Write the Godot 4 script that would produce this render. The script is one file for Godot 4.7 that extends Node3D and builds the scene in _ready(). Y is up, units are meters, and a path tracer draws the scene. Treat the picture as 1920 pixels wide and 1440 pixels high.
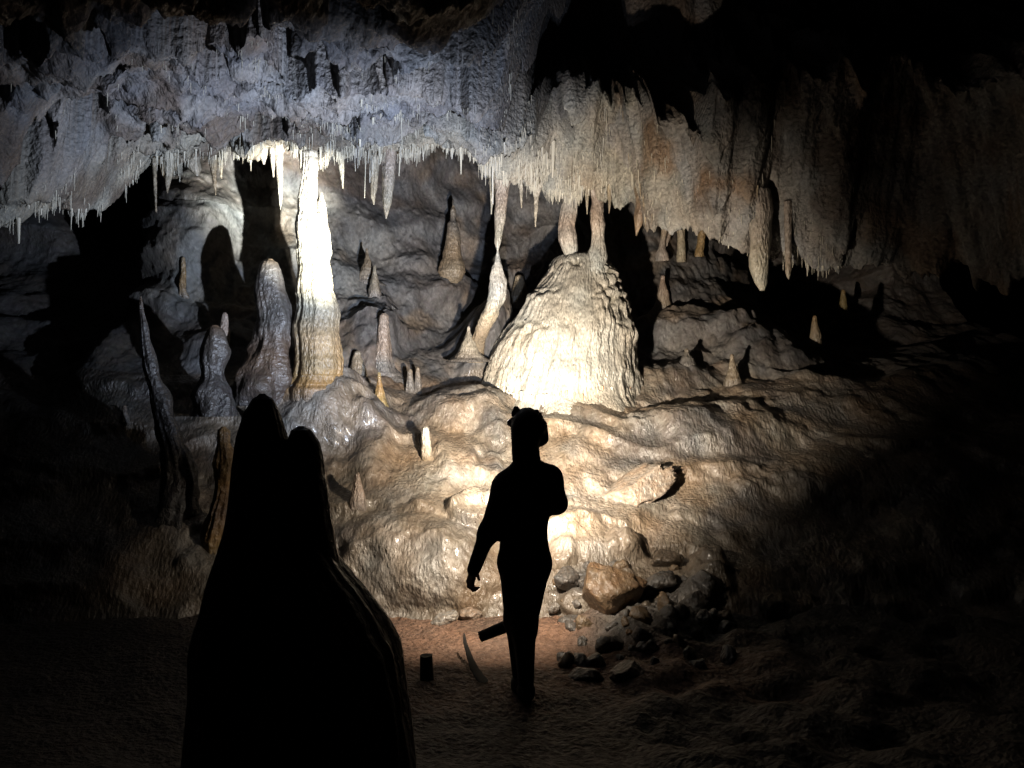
extends Node3D

# ---------------------------------------------------------------- helpers
const EYE := Vector3(0, 1.9, 0)
const FOCAL := 1476.0
var rng := RandomNumberGenerator.new()
var M := {}
var na: FastNoiseLite      # soft lumps
var nb: FastNoiseLite      # finer lumps
var nc: FastNoiseLite      # cells
var nd: FastNoiseLite      # ridged
var ne: FastNoiseLite      # plain, no octaves
var used := {}

func at(px: float, py: float, d: float) -> Vector3:     # a place seen at a photo pixel, d metres ahead of the eye
	return Vector3((px - 960.0) / FOCAL * d, EYE.y - (py - 720.0) / FOCAL * d, -d)

func numbered(called: String) -> String:
	if not used.has(called):
		used[called] = 0
		return called
	used[called] += 1
	return "%s_%03d" % [called, used[called]]

func tag(o: Node, label: String, category := "", group := "", kind := "") -> Node:
	if label: o.set_meta("label", label)
	if category: o.set_meta("category", category)
	if group: o.set_meta("group", group)
	if kind: o.set_meta("kind", kind)
	return o

func base(called: String, where: Vector3) -> Node3D:
	var o := Node3D.new()
	o.name = numbered(called)
	add_child(o, true)
	o.position = where
	return o

func put(called: String, mesh: Mesh, mat: Material, parent: Node = self, where := Vector3.ZERO) -> MeshInstance3D:
	var o := MeshInstance3D.new()
	o.name = numbered(called) if parent == self else called
	o.mesh = mesh
	o.material_override = mat
	o.position = where
	parent.add_child(o, true)
	return o

func noise(kind: int, freq: float, s: int, oct := 1) -> FastNoiseLite:
	var n := FastNoiseLite.new()
	n.noise_type = kind
	n.frequency = freq
	n.seed = s
	n.fractal_type = FastNoiseLite.FRACTAL_FBM if oct > 1 else FastNoiseLite.FRACTAL_NONE
	n.fractal_octaves = oct
	return n

func sstep(a: float, b: float, x: float) -> float:
	return smoothstep(a, b, x)

func noise_tex(freq: float, s: int, oct: int, lo: Color, hi: Color, kind := FastNoiseLite.TYPE_SIMPLEX, size := 1024, ridged := false) -> Texture2D:
	var t := NoiseTexture2D.new()
	t.width = size
	t.height = size
	t.seamless = true
	t.noise = noise(kind, freq, s, oct)
	if ridged: t.noise.fractal_type = FastNoiseLite.FRACTAL_RIDGED
	var g := Gradient.new()
	g.set_color(0, lo)
	g.set_color(1, hi)
	t.color_ramp = g
	return t

func rock_mat(rough_lo: float, rough_hi: float, scale: Vector3, relief: float, height: Texture2D, tint: Texture2D, rough: Texture2D) -> StandardMaterial3D:
	var m := StandardMaterial3D.new()
	m.vertex_color_use_as_albedo = true
	m.albedo_texture = tint
	m.uv1_triplanar = true
	m.uv1_world_triplanar = true
	m.uv1_scale = scale
	m.heightmap_enabled = true
	m.heightmap_texture = height
	m.heightmap_scale = relief
	m.roughness = rough_hi
	m.roughness_texture = rough
	m.metallic_specular = 0.5
	return m

func arrays_mesh(v: PackedVector3Array, n: PackedVector3Array, c: PackedColorArray, idx: PackedInt32Array) -> ArrayMesh:
	# front faces clockwise: (b-a)x(c-a) must point against the normal
	var score := 0.0
	for q in range(0, idx.size() - 2, maxi(3, int(idx.size() / 600.0) * 3)):
		var a := idx[q]; var b := idx[q + 1]; var d := idx[q + 2]
		score += signf((v[b] - v[a]).cross(v[d] - v[a]).dot(n[a]))
	if score > 0.0:
		for q in range(0, idx.size(), 3):
			var t := idx[q + 1]; idx[q + 1] = idx[q + 2]; idx[q + 2] = t
	var arr := []
	arr.resize(Mesh.ARRAY_MAX)
	arr[Mesh.ARRAY_VERTEX] = v
	arr[Mesh.ARRAY_NORMAL] = n
	if c.size(): arr[Mesh.ARRAY_COLOR] = c
	arr[Mesh.ARRAY_INDEX] = idx
	var m := ArrayMesh.new()
	m.add_surface_from_arrays(Mesh.PRIMITIVE_TRIANGLES, arr)
	return m

func grid_normals(v: PackedVector3Array, w: int, h: int, wrap: bool, toward: Vector3, outward := false, mid := Vector3.ZERO) -> PackedVector3Array:
	var n := PackedVector3Array()
	n.resize(v.size())
	for j in h:
		var j0 := maxi(j - 1, 0); var j1 := mini(j + 1, h - 1)
		for i in w:
			var i0 := i - 1; var i1 := i + 1
			if wrap:
				i0 = (i0 + w) % w; i1 = i1 % w
			else:
				i0 = maxi(i0, 0); i1 = mini(i1, w - 1)
			var q := (v[j * w + i1] - v[j * w + i0]).cross(v[j1 * w + i] - v[j0 * w + i])
			n[j * w + i] = q
	# one sign for the whole sheet
	var s := 0.0
	for k in range(0, v.size(), maxi(1, int(v.size() / 400.0))):
		var ref := toward
		if outward: ref = v[k] - Vector3(mid.x, v[k].y, mid.z)
		s += signf(n[k].dot(ref)) * n[k].length()
	var sg := 1.0 if s >= 0.0 else -1.0
	for k in v.size():
		n[k] = n[k].normalized() * sg
		if n[k].length_squared() < 0.5: n[k] = Vector3.UP
	return n

func grid_index(w: int, h: int, wrap := false) -> PackedInt32Array:
	var idx := PackedInt32Array()
	for j in h - 1:
		for i in (w if wrap else w - 1):
			var a := j * w + i
			var b := j * w + (i + 1) % w
			idx.append_array([a, b, a + w, b, b + w, a + w])
	return idx

# ---------------------------------------------------------------- the rock surfaces as functions of place
# depth of the slope and of the back wall at height y, for five columns across the cave
var prof_x := [-6.4, -5.0, -4.1, -3.0, -1.6, 0.0, 2.0, 3.4, 4.6, 6.2]
var prof_y := [-0.4, 0.0, 0.2, 0.5, 0.9, 1.3, 1.8, 2.2, 2.6, 3.2, 3.9, 5.6]
var prof_d := [
	[4.2, 4.6, 4.9, 5.1, 5.4, 5.8, 6.6, 7.6, 8.6, 9.6, 10.2, 10.2],
	[4.9, 5.2, 5.5, 5.9, 6.4, 7.0, 7.7, 8.5, 9.4, 10.2, 10.7, 10.7],
	[5.5, 5.8, 6.0, 6.3, 6.7, 7.1, 7.6, 8.0, 8.5, 8.9, 9.2, 9.3],
	[5.9, 6.1, 6.3, 6.6, 7.0, 7.4, 7.9, 8.3, 8.7, 9.1, 9.4, 9.5],
	[6.2, 6.35, 6.5, 6.8, 7.2, 7.7, 8.5, 9.0, 9.5, 10.0, 10.3, 10.4],
	[6.3, 6.4, 6.5, 6.8, 7.3, 8.0, 9.1, 9.9, 10.6, 11.1, 11.4, 11.4],
	[5.9, 6.1, 6.3, 6.8, 7.4, 8.0, 9.0, 9.8, 10.6, 11.1, 11.4, 11.6],
	[5.6, 5.9, 6.2, 6.7, 7.3, 7.9, 8.8, 9.6, 10.5, 11.6, 12.4, 12.6],
	[5.0, 5.4, 5.7, 6.2, 6.8, 7.5, 8.6, 10.2, 12.4, 14.0, 14.5, 14.5],
	[4.4, 4.7, 4.9, 5.2, 5.7, 6.4, 7.6, 9.4, 11.4, 12.6, 13.0, 13.0]]
var feats := []          # swellings of the wall: [centre, radii, height, edge]

func seat(list: Array, x: float) -> Vector2:
	var n := list.size()
	if x <= list[0]: return Vector2(0, 0)
	for i in n - 1:
		if x < list[i + 1]:
			var f: float = (x - list[i]) / (list[i + 1] - list[i])
			return Vector2(i, f)
	return Vector2(n - 2, 1.0)

func row_d(col: Array, s: Vector2) -> float:
	var i := int(s.x)
	return cubic_interpolate(col[i], col[i + 1], col[maxi(i - 1, 0)], col[mini(i + 2, col.size() - 1)], s.y)

func wall_base(x: float, y: float) -> float:
	var sx := seat(prof_x, x)
	var sy := seat(prof_y, y)
	var i := int(sx.x)
	var n := prof_x.size()
	return cubic_interpolate(row_d(prof_d[i], sy), row_d(prof_d[i + 1], sy), row_d(prof_d[maxi(i - 1, 0)], sy), row_d(prof_d[mini(i + 2, n - 1)], sy), sx.y)

func swell(p: Vector3) -> float:
	var s := 0.0
	for f in feats:
		var c: Vector3 = f[0]
		var r: Vector3 = f[1]
		if absf(p.x - c.x) > 2.0 * r.x or absf(p.y - c.y) > 2.0 * r.y: continue
		var q := Vector3((p.x - c.x) / r.x, (p.y - c.y) / r.y, (p.z - c.z) / r.z)
		var l := q.length_squared()
		if l < 4.0:
			l = sqrt(l) + 0.16 * nb.get_noise_3dv(p * 1.2)
			s += f[2] * (1.0 - sstep(1.0 - f[3], 1.0 + f[3] * 0.5, l))
	return s

func saw(t: float, sharp: float) -> float:          # a rounded nose with an undercut below it, per unit of t
	var f := t - floorf(t)
	return (f / sharp) if f < sharp else pow(1.0 - (f - sharp) / (1.0 - sharp), 1.6)

func wall_swell(p: Vector3) -> float:
	var y := p.y
	var up := sstep(1.6, 2.3, y + 0.35 * na.get_noise_2d(p.x, 7.0))   # 0 on the flowstone slope, 1 on the wall
	var a := na.get_noise_3dv(p * Vector3(0.8, 1.1, 0.8))
	var b := nb.get_noise_3dv(p * 1.0)
	var s := (0.12 + 0.06 * up) * a + 0.045 * b
	# flowstone steps of the slope: long soft noses that wander
	var t := y * 2.6 + 1.3 * na.get_noise_3dv(p * Vector3(0.55, 0.25, 0.55) + Vector3(9, 3, 1)) + 0.3 * b
	s += (1.0 - up) * (0.062 * saw(t, 0.32) * (0.5 + 0.8 * na.get_noise_3dv(p * 0.9 + Vector3(1, 7, 3)) + 0.3) - 0.03)
	# ledges of the wall
	var u := y * 2.1 + 0.9 * na.get_noise_3dv(p * Vector3(0.5, 0.4, 0.5) + Vector3(-4, 8, 2))
	s += up * (0.11 * saw(u, 0.38) * clampf(0.5 + 1.4 * na.get_noise_3dv(p * 0.7 + Vector3(11, 2, 3)), 0.1, 1.0) - 0.05)
	# ribs that run down the rock
	s += 0.022 * ne.get_noise_2d(p.x * 8.0 + 1.2 * b, y * 1.1 + p.z * 0.4) * (0.22 + 0.9 * up)
	s += 0.006 * ne.get_noise_3dv(p * Vector3(19.0, 11.0, 15.0))
	s += swell(p)
	return s

func wall_at(x: float, y: float) -> float:
	var d := wall_base(x, y)
	return d - wall_swell(Vector3(x, y, -d))

func hit(px: float, py: float) -> float:             # how far the rock is in that direction
	var d := 5.2
	while d < 14.0:
		var p := at(px, py, d)
		if d >= wall_at(p.x, p.y): return d
		d += 0.05
	return 10.0

# --- ceiling: photo column, row and distance of its lower lip, then its height well in front of the lip
var lip_tab := [
	[-300, 470, 5.6, 3.6], [60, 418, 6.8, 4.0], [180, 405, 7.4, 4.2], [300, 318, 8.0, 4.35], [420, 298, 8.2, 4.4], [560, 296, 8.3, 4.45], [800, 288, 8.3, 4.5], [870, 290, 8.3, 4.55],
	[930, 338, 8.5, 4.7], [1040, 366, 9.0, 5.2], [1150, 376, 9.0, 5.5], [1215, 418, 8.5, 5.7], [1320, 452, 8.1, 5.6], [1420, 486, 8.0, 5.6], [1560, 506, 7.9, 5.5], [1700, 512, 7.7, 5.3], [1850, 545, 7.2, 4.9], [2200, 640, 6.0, 4.0]]
var lip_x := []
var lip_d := []
var lip_y := []
var lip_t := []

func pick(list: Array, s: Vector2) -> float:
	var i := int(s.x)
	return lerpf(list[i], list[i + 1], s.y)

func lip_depth(px: float) -> float:                  # how far off the lip is in that direction
	var d := 6.5
	while d < 10.0 and pick(lip_d, seat(lip_x, (px - 960.0) / FOCAL * d)) > d: d += 0.03
	return d

func ceil_base(x: float, d: float) -> Vector2:       # height, and how far in front of the lip (negative: behind it)
	var s := seat(lip_x, x)
	var ld := pick(lip_d, s) + 0.22 * na.get_noise_2d(x * 1.3, 31.0) + 0.07 * nb.get_noise_2d(x * 1.5, 3.0)
	var ly := pick(lip_y, s) + 0.10 * nb.get_noise_2d(x * 1.1, 60.0) + 0.07 * na.get_noise_2d(x * 1.8, 90.0)
	var ty := pick(lip_t, s)
	if d > ld:
		return Vector2(ly + 1.5 * sstep(0.0, 0.75, d - ld), ld - d)
	var u := clampf((ld - d) / 3.2, 0.0, 1.0)
	var steep := sstep(-0.35, 1.0, x)
	var f := ld - d
	var face := 0.85 + 0.75 * sstep(1.7, 3.0, x)          # on the right the lip is the face of a hanging mass with a dark dome above it
	var yr := ly + face * sstep(-0.05, 0.62, f) + maxf(0.5, 7.2 - ly - face) * sstep(0.5, 1.6, f)
	return Vector2(lerpf(lerpf(ly, ty, u), yr, steep), f)

func ceil_back(x: float, front: float) -> float:     # how far the dome reaches back over the hanging mass
	return sstep(-0.35, 1.0, x) * 2.4 * sstep(0.58, 1.15, front) * (1.0 - sstep(3.6, 6.5, front))

func ceil_at(x: float, d: float) -> float:
	var cb := ceil_base(x, d)
	var y := cb.x
	var p := Vector3(x, 0, d)
	var w := nb.get_noise_2d(x * 0.8, d * 0.8)
	var left := 1.0 - sstep(-0.3, 1.0, x)
	var rough := sstep(0.05, 0.8, cb.y)              # the lip itself stays even
	y += 0.11 * na.get_noise_2d(x * 1.3, d * 1.3) * (0.4 + 0.6 * rough)
	# broken blocks and pockets
	var cell := nc.get_noise_2d(x * 0.85 + 0.35 * w, d * 1.5 + 0.35 * w)
	var pock := na.get_noise_2d(x * 1.15 + 40.0 + 0.3 * w, d * 1.7 + 0.3 * w)
	y += rough * (0.3 + 0.7 * left) * (0.24 * cell + 0.68 * sstep(0.06, 0.22, pock))
	y += 0.05 * nb.get_noise_2d(x * 1.6, d * 1.6 + 20.0)
	# flutes of the hanging mass on the right
	y += (1.0 - left) * (0.022 * ne.get_noise_2d(x * 8.0 + w, d * 1.1) + 0.14 * nb.get_noise_2d(x * 0.9 + 9.0, d * 2.6) + 0.10 * na.get_noise_2d(x * 2.4, d * 4.5))
	y -= 0.035 * pow(maxf(0.0, ne.get_noise_2d(x * 13.0, d * 13.0)), 1.5)
	y += 0.012 * ne.get_noise_2d(x * 27.0, d * 27.0)
	return y

func floor_at(x: float, d: float) -> float:
	var y := 0.03 * na.get_noise_2d(x * 1.1, d * 1.1) + 0.02 * nb.get_noise_2d(x, d) + 0.006 * ne.get_noise_2d(x * 14.0, d * 14.0)
	y += 0.35 * sstep(4.6, 2.6, d) * (0.8 + 0.5 * na.get_noise_2d(x * 0.8, d * 0.8 + 11.0))   # the ground rises towards the eye
	y += 0.10 * sstep(0.5, 0.9, x) * (0.5 + na.get_noise_2d(x * 2.0, d * 2.0)) + 0.06 * sstep(1.0, 2.5, absf(x))
	y += 0.13 * exp(-pow((x - 1.05) / 0.6, 2.0) - pow((d - 6.0) / 0.55, 2.0)) * (1.0 + 0.7 * nb.get_noise_2d(x * 1.5, d * 1.5))    # toe of the rubble
	return y

func floor_hit(px: float, py: float) -> float:
	var d := 4.3
	while d < 7.5:
		var p := at(px, py, d)
		if p.y <= floor_at(p.x, d): return d
		d += 0.02
	return d

# ---------------------------------------------------------------- dripstone shapes
func vary(c: Color, p: Vector3, amount: float) -> Color:
	var v := 1.0 + amount * nb.get_noise_3dv(p * 1.7) * 1.6
	var w := amount * 0.5 * na.get_noise_3dv(p * 2.1 + Vector3(5, 5, 5))
	return Color(c.r * (v + w), c.g * v, c.b * (v - w)) * 0.6

func stops(list: Array, t: float) -> Color:
	if list.size() == 1: return list[0]
	var f := clampf(t, 0.0, 1.0) * (list.size() - 1)
	var i := mini(int(f), list.size() - 2)
	return (list[i] as Color).lerp(list[i + 1], f - i)

# rings: [x, y, half width] in metres round the axis from the top down, already in the world
func drip_mesh(c: Array, r: Array, origin: Vector3, cols: Array, o := {}) -> ArrayMesh:
	var segs: int = o.get("segs", 28)
	var n: int = o.get("rows", 60)
	var lump: float = o.get("lump", 0.12)
	var flute: float = o.get("flute", 0.06)
	var band: float = o.get("band", 0.0)
	var flat: float = o.get("flat", 1.0)
	var seedv: float = o.get("seed", 0.0)
	var knob: float = o.get("knob", 0.0)
	var v := PackedVector3Array()
	var cc := PackedColorArray()
	var k := c.size()
	var most := 0.0
	for x in r: most = maxf(most, x)
	var fq := 0.55 / maxf(most, 0.02)
	for j in n:
		var f := float(j) / (n - 1) * (k - 1)
		var i := mini(int(f), k - 2)
		var g := f - i
		var p: Vector3 = (c[i] as Vector3).lerp(c[i + 1], g)
		var q: float = maxf(cubic_interpolate(r[i], r[i + 1], r[maxi(i - 1, 0)], r[mini(i + 2, k - 1)], g), 0.0005)
		var t := float(j) / (n - 1)
		var ring := 1.0 + band * (saw(p.y * 9.0 + 0.8 * nb.get_noise_1d(p.y * 2.0 + seedv), 0.3) - 0.4)
		p += Vector3(na.get_noise_2d(p.y * 1.6, seedv), 0, na.get_noise_2d(p.y * 1.6, seedv + 50.0)) * q * float(o.get("sway", 0.25))
		for s in segs:
			var an := TAU * s / segs
			var dir := Vector3(cos(an), 0, sin(an) * flat)
			var w := p + dir * q
			var h := ring + lump * 1.4 * na.get_noise_3dv(w * fq * Vector3(1.3, 0.9, 1.3) + Vector3(seedv, 0, 0)) + lump * 0.5 * nb.get_noise_3dv(w * fq * Vector3(0.9, 0.35, 0.9) + Vector3(seedv, 0, 0)) + flute * ne.get_noise_3dv(Vector3(dir.x * 4.2, w.y * 1.2 / maxf(most * 6.0, 0.25), dir.z * 4.2 + seedv))
			h += 0.03 * ne.get_noise_3dv(w * fq * Vector3(5.0, 2.0, 5.0))
			if knob > 0.0:
				h += knob * (0.5 - nc.get_noise_3dv(w * 4.0)) * sstep(0.0, 0.04, q)
			v.append(p + dir * q * h - origin)
			var col := vary(stops(cols, t), w, 0.22)
			cc.append(col)
	var nn := grid_normals(v, segs, n, true, Vector3.ZERO, true, c[k / 2] - origin)
	# fix normals by ring centre
	var idx := grid_index(segs, n, true)
	var top := v.size()
	var a := Vector3.ZERO; var b := Vector3.ZERO
	for s in segs:
		a += v[s] / segs
		b += v[(n - 1) * segs + s] / segs
	v.append(a); v.append(b)
	cc.append(cc[0]); cc.append(cc[(n - 1) * segs])
	nn.append(Vector3.UP); nn.append(Vector3.DOWN)
	var probe := v[1 * segs] - v[0]
	for s in segs:
		idx.append_array([top, (s + 1) % segs, s])
		idx.append_array([top + 1, (n - 1) * segs + s, (n - 1) * segs + (s + 1) % segs])
	return arrays_mesh(v, nn, cc, idx)

func drip(called: String, label: String, category: String, group: String, d: float, rings: Array, cols: Array, o := {}) -> MeshInstance3D:
	var c := []
	var r := []
	for g in rings:
		var dd: float = d + (g[3] if g.size() > 3 else 0.0)
		c.append(at(g[0], g[1], dd))
		r.append(g[2] / FOCAL * dd)
	if o.has("anchor"):
		var up: float = ceil_at(c[0].x, -c[0].z) + 0.03 + r[0] * 1.8
		if up > c[0].y + 0.02:
			c.push_front(Vector3(c[0].x, up, c[0].z))
			r.push_front(r[0] * 1.25)
	var root: Vector3 = c[0] if o.get("hang", false) else c[c.size() - 1]
	var m := drip_mesh(c, r, root, cols, o)
	var n := put(called, m, o.get("mat", M.calcite), self, root)
	tag(n, label, category, group)
	return n

func rock_mesh(size: Vector3, seedv: float, col: Color, rough := 0.25, rows := 26) -> ArrayMesh:
	var segs := rows + 10
	var v := PackedVector3Array(); var cc := PackedColorArray()
	var cuts := []
	var rg := RandomNumberGenerator.new()
	rg.seed = int(seedv * 10.0)
	for k in 13:
		cuts.append([Vector3(rg.randfn(), rg.randfn(), rg.randfn()).normalized(), rg.randf_range(0.58, 0.95)])
	for j in rows:
		var la := PI * (float(j) / (rows - 1) - 0.5)
		for s in segs:
			var lo := TAU * s / segs
			var u := Vector3(cos(la) * cos(lo), -sin(la), cos(la) * sin(lo))
			var h := 1.0 + rough * 1.7 * na.get_noise_3dv(u * 1.6 + Vector3(seedv, 0, 0)) + rough * 0.35 * nb.get_noise_3dv(u * 0.9 + Vector3(0, seedv, 0))
			h -= rough * 0.5 * nc.get_noise_3dv(u * 1.4 + Vector3(seedv, seedv, 0))
			for ct in cuts:                               # broken faces
				var al: float = u.dot(ct[0])
				if al > 0.1: h = minf(h, ct[1] / al)
			h += 0.018 * ne.get_noise_3dv(u * 7.0 + Vector3(seedv, 0, 0))
			v.append(u * size * h)
			cc.append(vary(col, u * 1.2 + Vector3(seedv, 0, 0), 0.3))
	var nn := grid_normals(v, segs, rows, true, Vector3.ZERO, true)
	return arrays_mesh(v, nn, cc, grid_index(segs, rows, true))

# ---------------------------------------------------------------- bodies: tapered bones joined by a smooth minimum, meshed as surface nets
func nets(bones: Array, cell: float, k: float) -> ArrayMesh:
	var lo := Vector3(9, 9, 9); var hi := -lo
	for b in bones:
		var rr := Vector3.ONE * (maxf(b[2], b[3]) + cell * 4.0 + k)
		lo = lo.min((b[0] as Vector3) - rr).min((b[1] as Vector3) - rr)
		hi = hi.max((b[0] as Vector3) + rr).max((b[1] as Vector3) + rr)
	var nx := int((hi.x - lo.x) / cell) + 2; var ny := int((hi.y - lo.y) / cell) + 2; var nz := int((hi.z - lo.z) / cell) + 2
	var f := PackedFloat32Array()
	f.resize(nx * ny * nz)
	f.fill(1.0)
	for b in bones:
		var a: Vector3 = b[0]; var e: Vector3 = b[1]; var ra: float = b[2]; var rb: float = b[3]
		var pad := maxf(ra, rb) + cell * 3.0 + k
		var l := (a.min(e) - Vector3.ONE * pad - lo) / cell; var h := (a.max(e) + Vector3.ONE * pad - lo) / cell
		var ab := e - a
		var inv := 1.0 / maxf(ab.length_squared(), 1e-9)
		for z in range(maxi(0, int(l.z)), mini(nz, int(h.z) + 1)):
			for y in range(maxi(0, int(l.y)), mini(ny, int(h.y) + 1)):
				var at0 := (z * ny + y) * nx
				for x in range(maxi(0, int(l.x)), mini(nx, int(h.x) + 1)):
					var p := lo + Vector3(x, y, z) * cell - a
					var t := clampf(p.dot(ab) * inv, 0.0, 1.0)
					var dd := (p - ab * t).length() - lerpf(ra, rb, t)
					var o := f[at0 + x]
					var q := maxf(k - absf(o - dd), 0.0)
					f[at0 + x] = minf(o, dd) - q * q * 0.25 / k
	var v := PackedVector3Array(); var n := PackedVector3Array(); var idx := PackedInt32Array()
	var ids := {}
	var offs := [0, 1, nx, nx + 1, nx * ny, nx * ny + 1, nx * ny + nx, nx * ny + nx + 1]
	var sxy := nx * ny
	for z in nz - 1:
		for y in ny - 1:
			for x in nx - 1:
				var i := z * sxy + y * nx + x
				if absf(f[i]) > cell * 2.5: continue
				var s := 0
				for q in 8:
					if f[i + offs[q]] < 0.0: s += 1
				if s == 0 or s == 8: continue
				var p := Vector3.ZERO; var cnt := 0
				for q in 8:
					for ax in 3:
						if q & (1 << ax): continue
						var q2 := q | (1 << ax)
						var f0 := f[i + offs[q]]; var f1 := f[i + offs[q2]]
						if (f0 < 0.0) != (f1 < 0.0):
							var t := f0 / (f0 - f1)
							p += Vector3(q & 1, (q >> 1) & 1, (q >> 2) & 1).lerp(Vector3(q2 & 1, (q2 >> 1) & 1, (q2 >> 2) & 1), t)
							cnt += 1
				ids[i] = v.size()
				v.append(lo + (Vector3(x, y, z) + p / cnt) * cell)
				n.append(Vector3(f[i + 1] - f[i] + f[i + 1 + nx] - f[i + nx], f[i + nx] - f[i] + f[i + nx + 1] - f[i + 1], f[i + sxy] - f[i] + f[i + sxy + 1] - f[i + 1]).normalized())
	for i in ids:
		for ax in 3:
			var st: int = [1, nx, sxy][ax]
			var a: int = [nx, sxy, 1][ax]
			var b: int = [sxy, 1, nx][ax]
			if (f[i] < 0.0) == (f[i + st] < 0.0): continue
			if not (ids.has(i - a) and ids.has(i - b) and ids.has(i - a - b)): continue
			var q0: int = ids[i]; var q1: int = ids[i - a]; var q2: int = ids[i - a - b]; var q3: int = ids[i - b]
			if f[i] < 0.0: idx.append_array([q0, q2, q1, q0, q3, q2])
			else: idx.append_array([q0, q1, q2, q0, q2, q3])
	return arrays_mesh_oriented(v, n, idx)

func arrays_mesh_oriented(v: PackedVector3Array, n: PackedVector3Array, idx: PackedInt32Array) -> ArrayMesh:
	for q in range(0, idx.size(), 3):
		var a := idx[q]; var b := idx[q + 1]; var d := idx[q + 2]
		if (v[b] - v[a]).cross(v[d] - v[a]).dot(n[a] + n[b] + n[d]) > 0.0:
			idx[q + 1] = d; idx[q + 2] = b
	var arr := []
	arr.resize(Mesh.ARRAY_MAX)
	arr[Mesh.ARRAY_VERTEX] = v
	arr[Mesh.ARRAY_NORMAL] = n
	arr[Mesh.ARRAY_INDEX] = idx
	var m := ArrayMesh.new()
	m.add_surface_from_arrays(Mesh.PRIMITIVE_TRIANGLES, arr)
	return m

func plain(c: Color, rough: float) -> StandardMaterial3D:
	var m := StandardMaterial3D.new()
	m.albedo_color = c.linear_to_srgb()
	m.roughness = rough
	return m

func spot(called: String, where: Vector3, target: Vector3, angle: float, blend: float, energy: float, color: Color, size: float) -> void:
	var l := SpotLight3D.new()
	l.name = called
	l.light_color = color
	l.light_energy = energy
	l.spot_angle = angle
	l.spot_angle_attenuation = blend
	l.spot_range = 30.0
	l.spot_attenuation = 2.0
	l.light_size = size
	l.shadow_enabled = true
	add_child(l)
	l.look_at_from_position(where, target, Vector3.UP)

# ---------------------------------------------------------------- the scene
const HEAD_LAMP := Vector3(-0.02, 1.66, -5.12)
const HAND_LAMP := Vector3(0.06, 1.36, -5.33)

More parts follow.
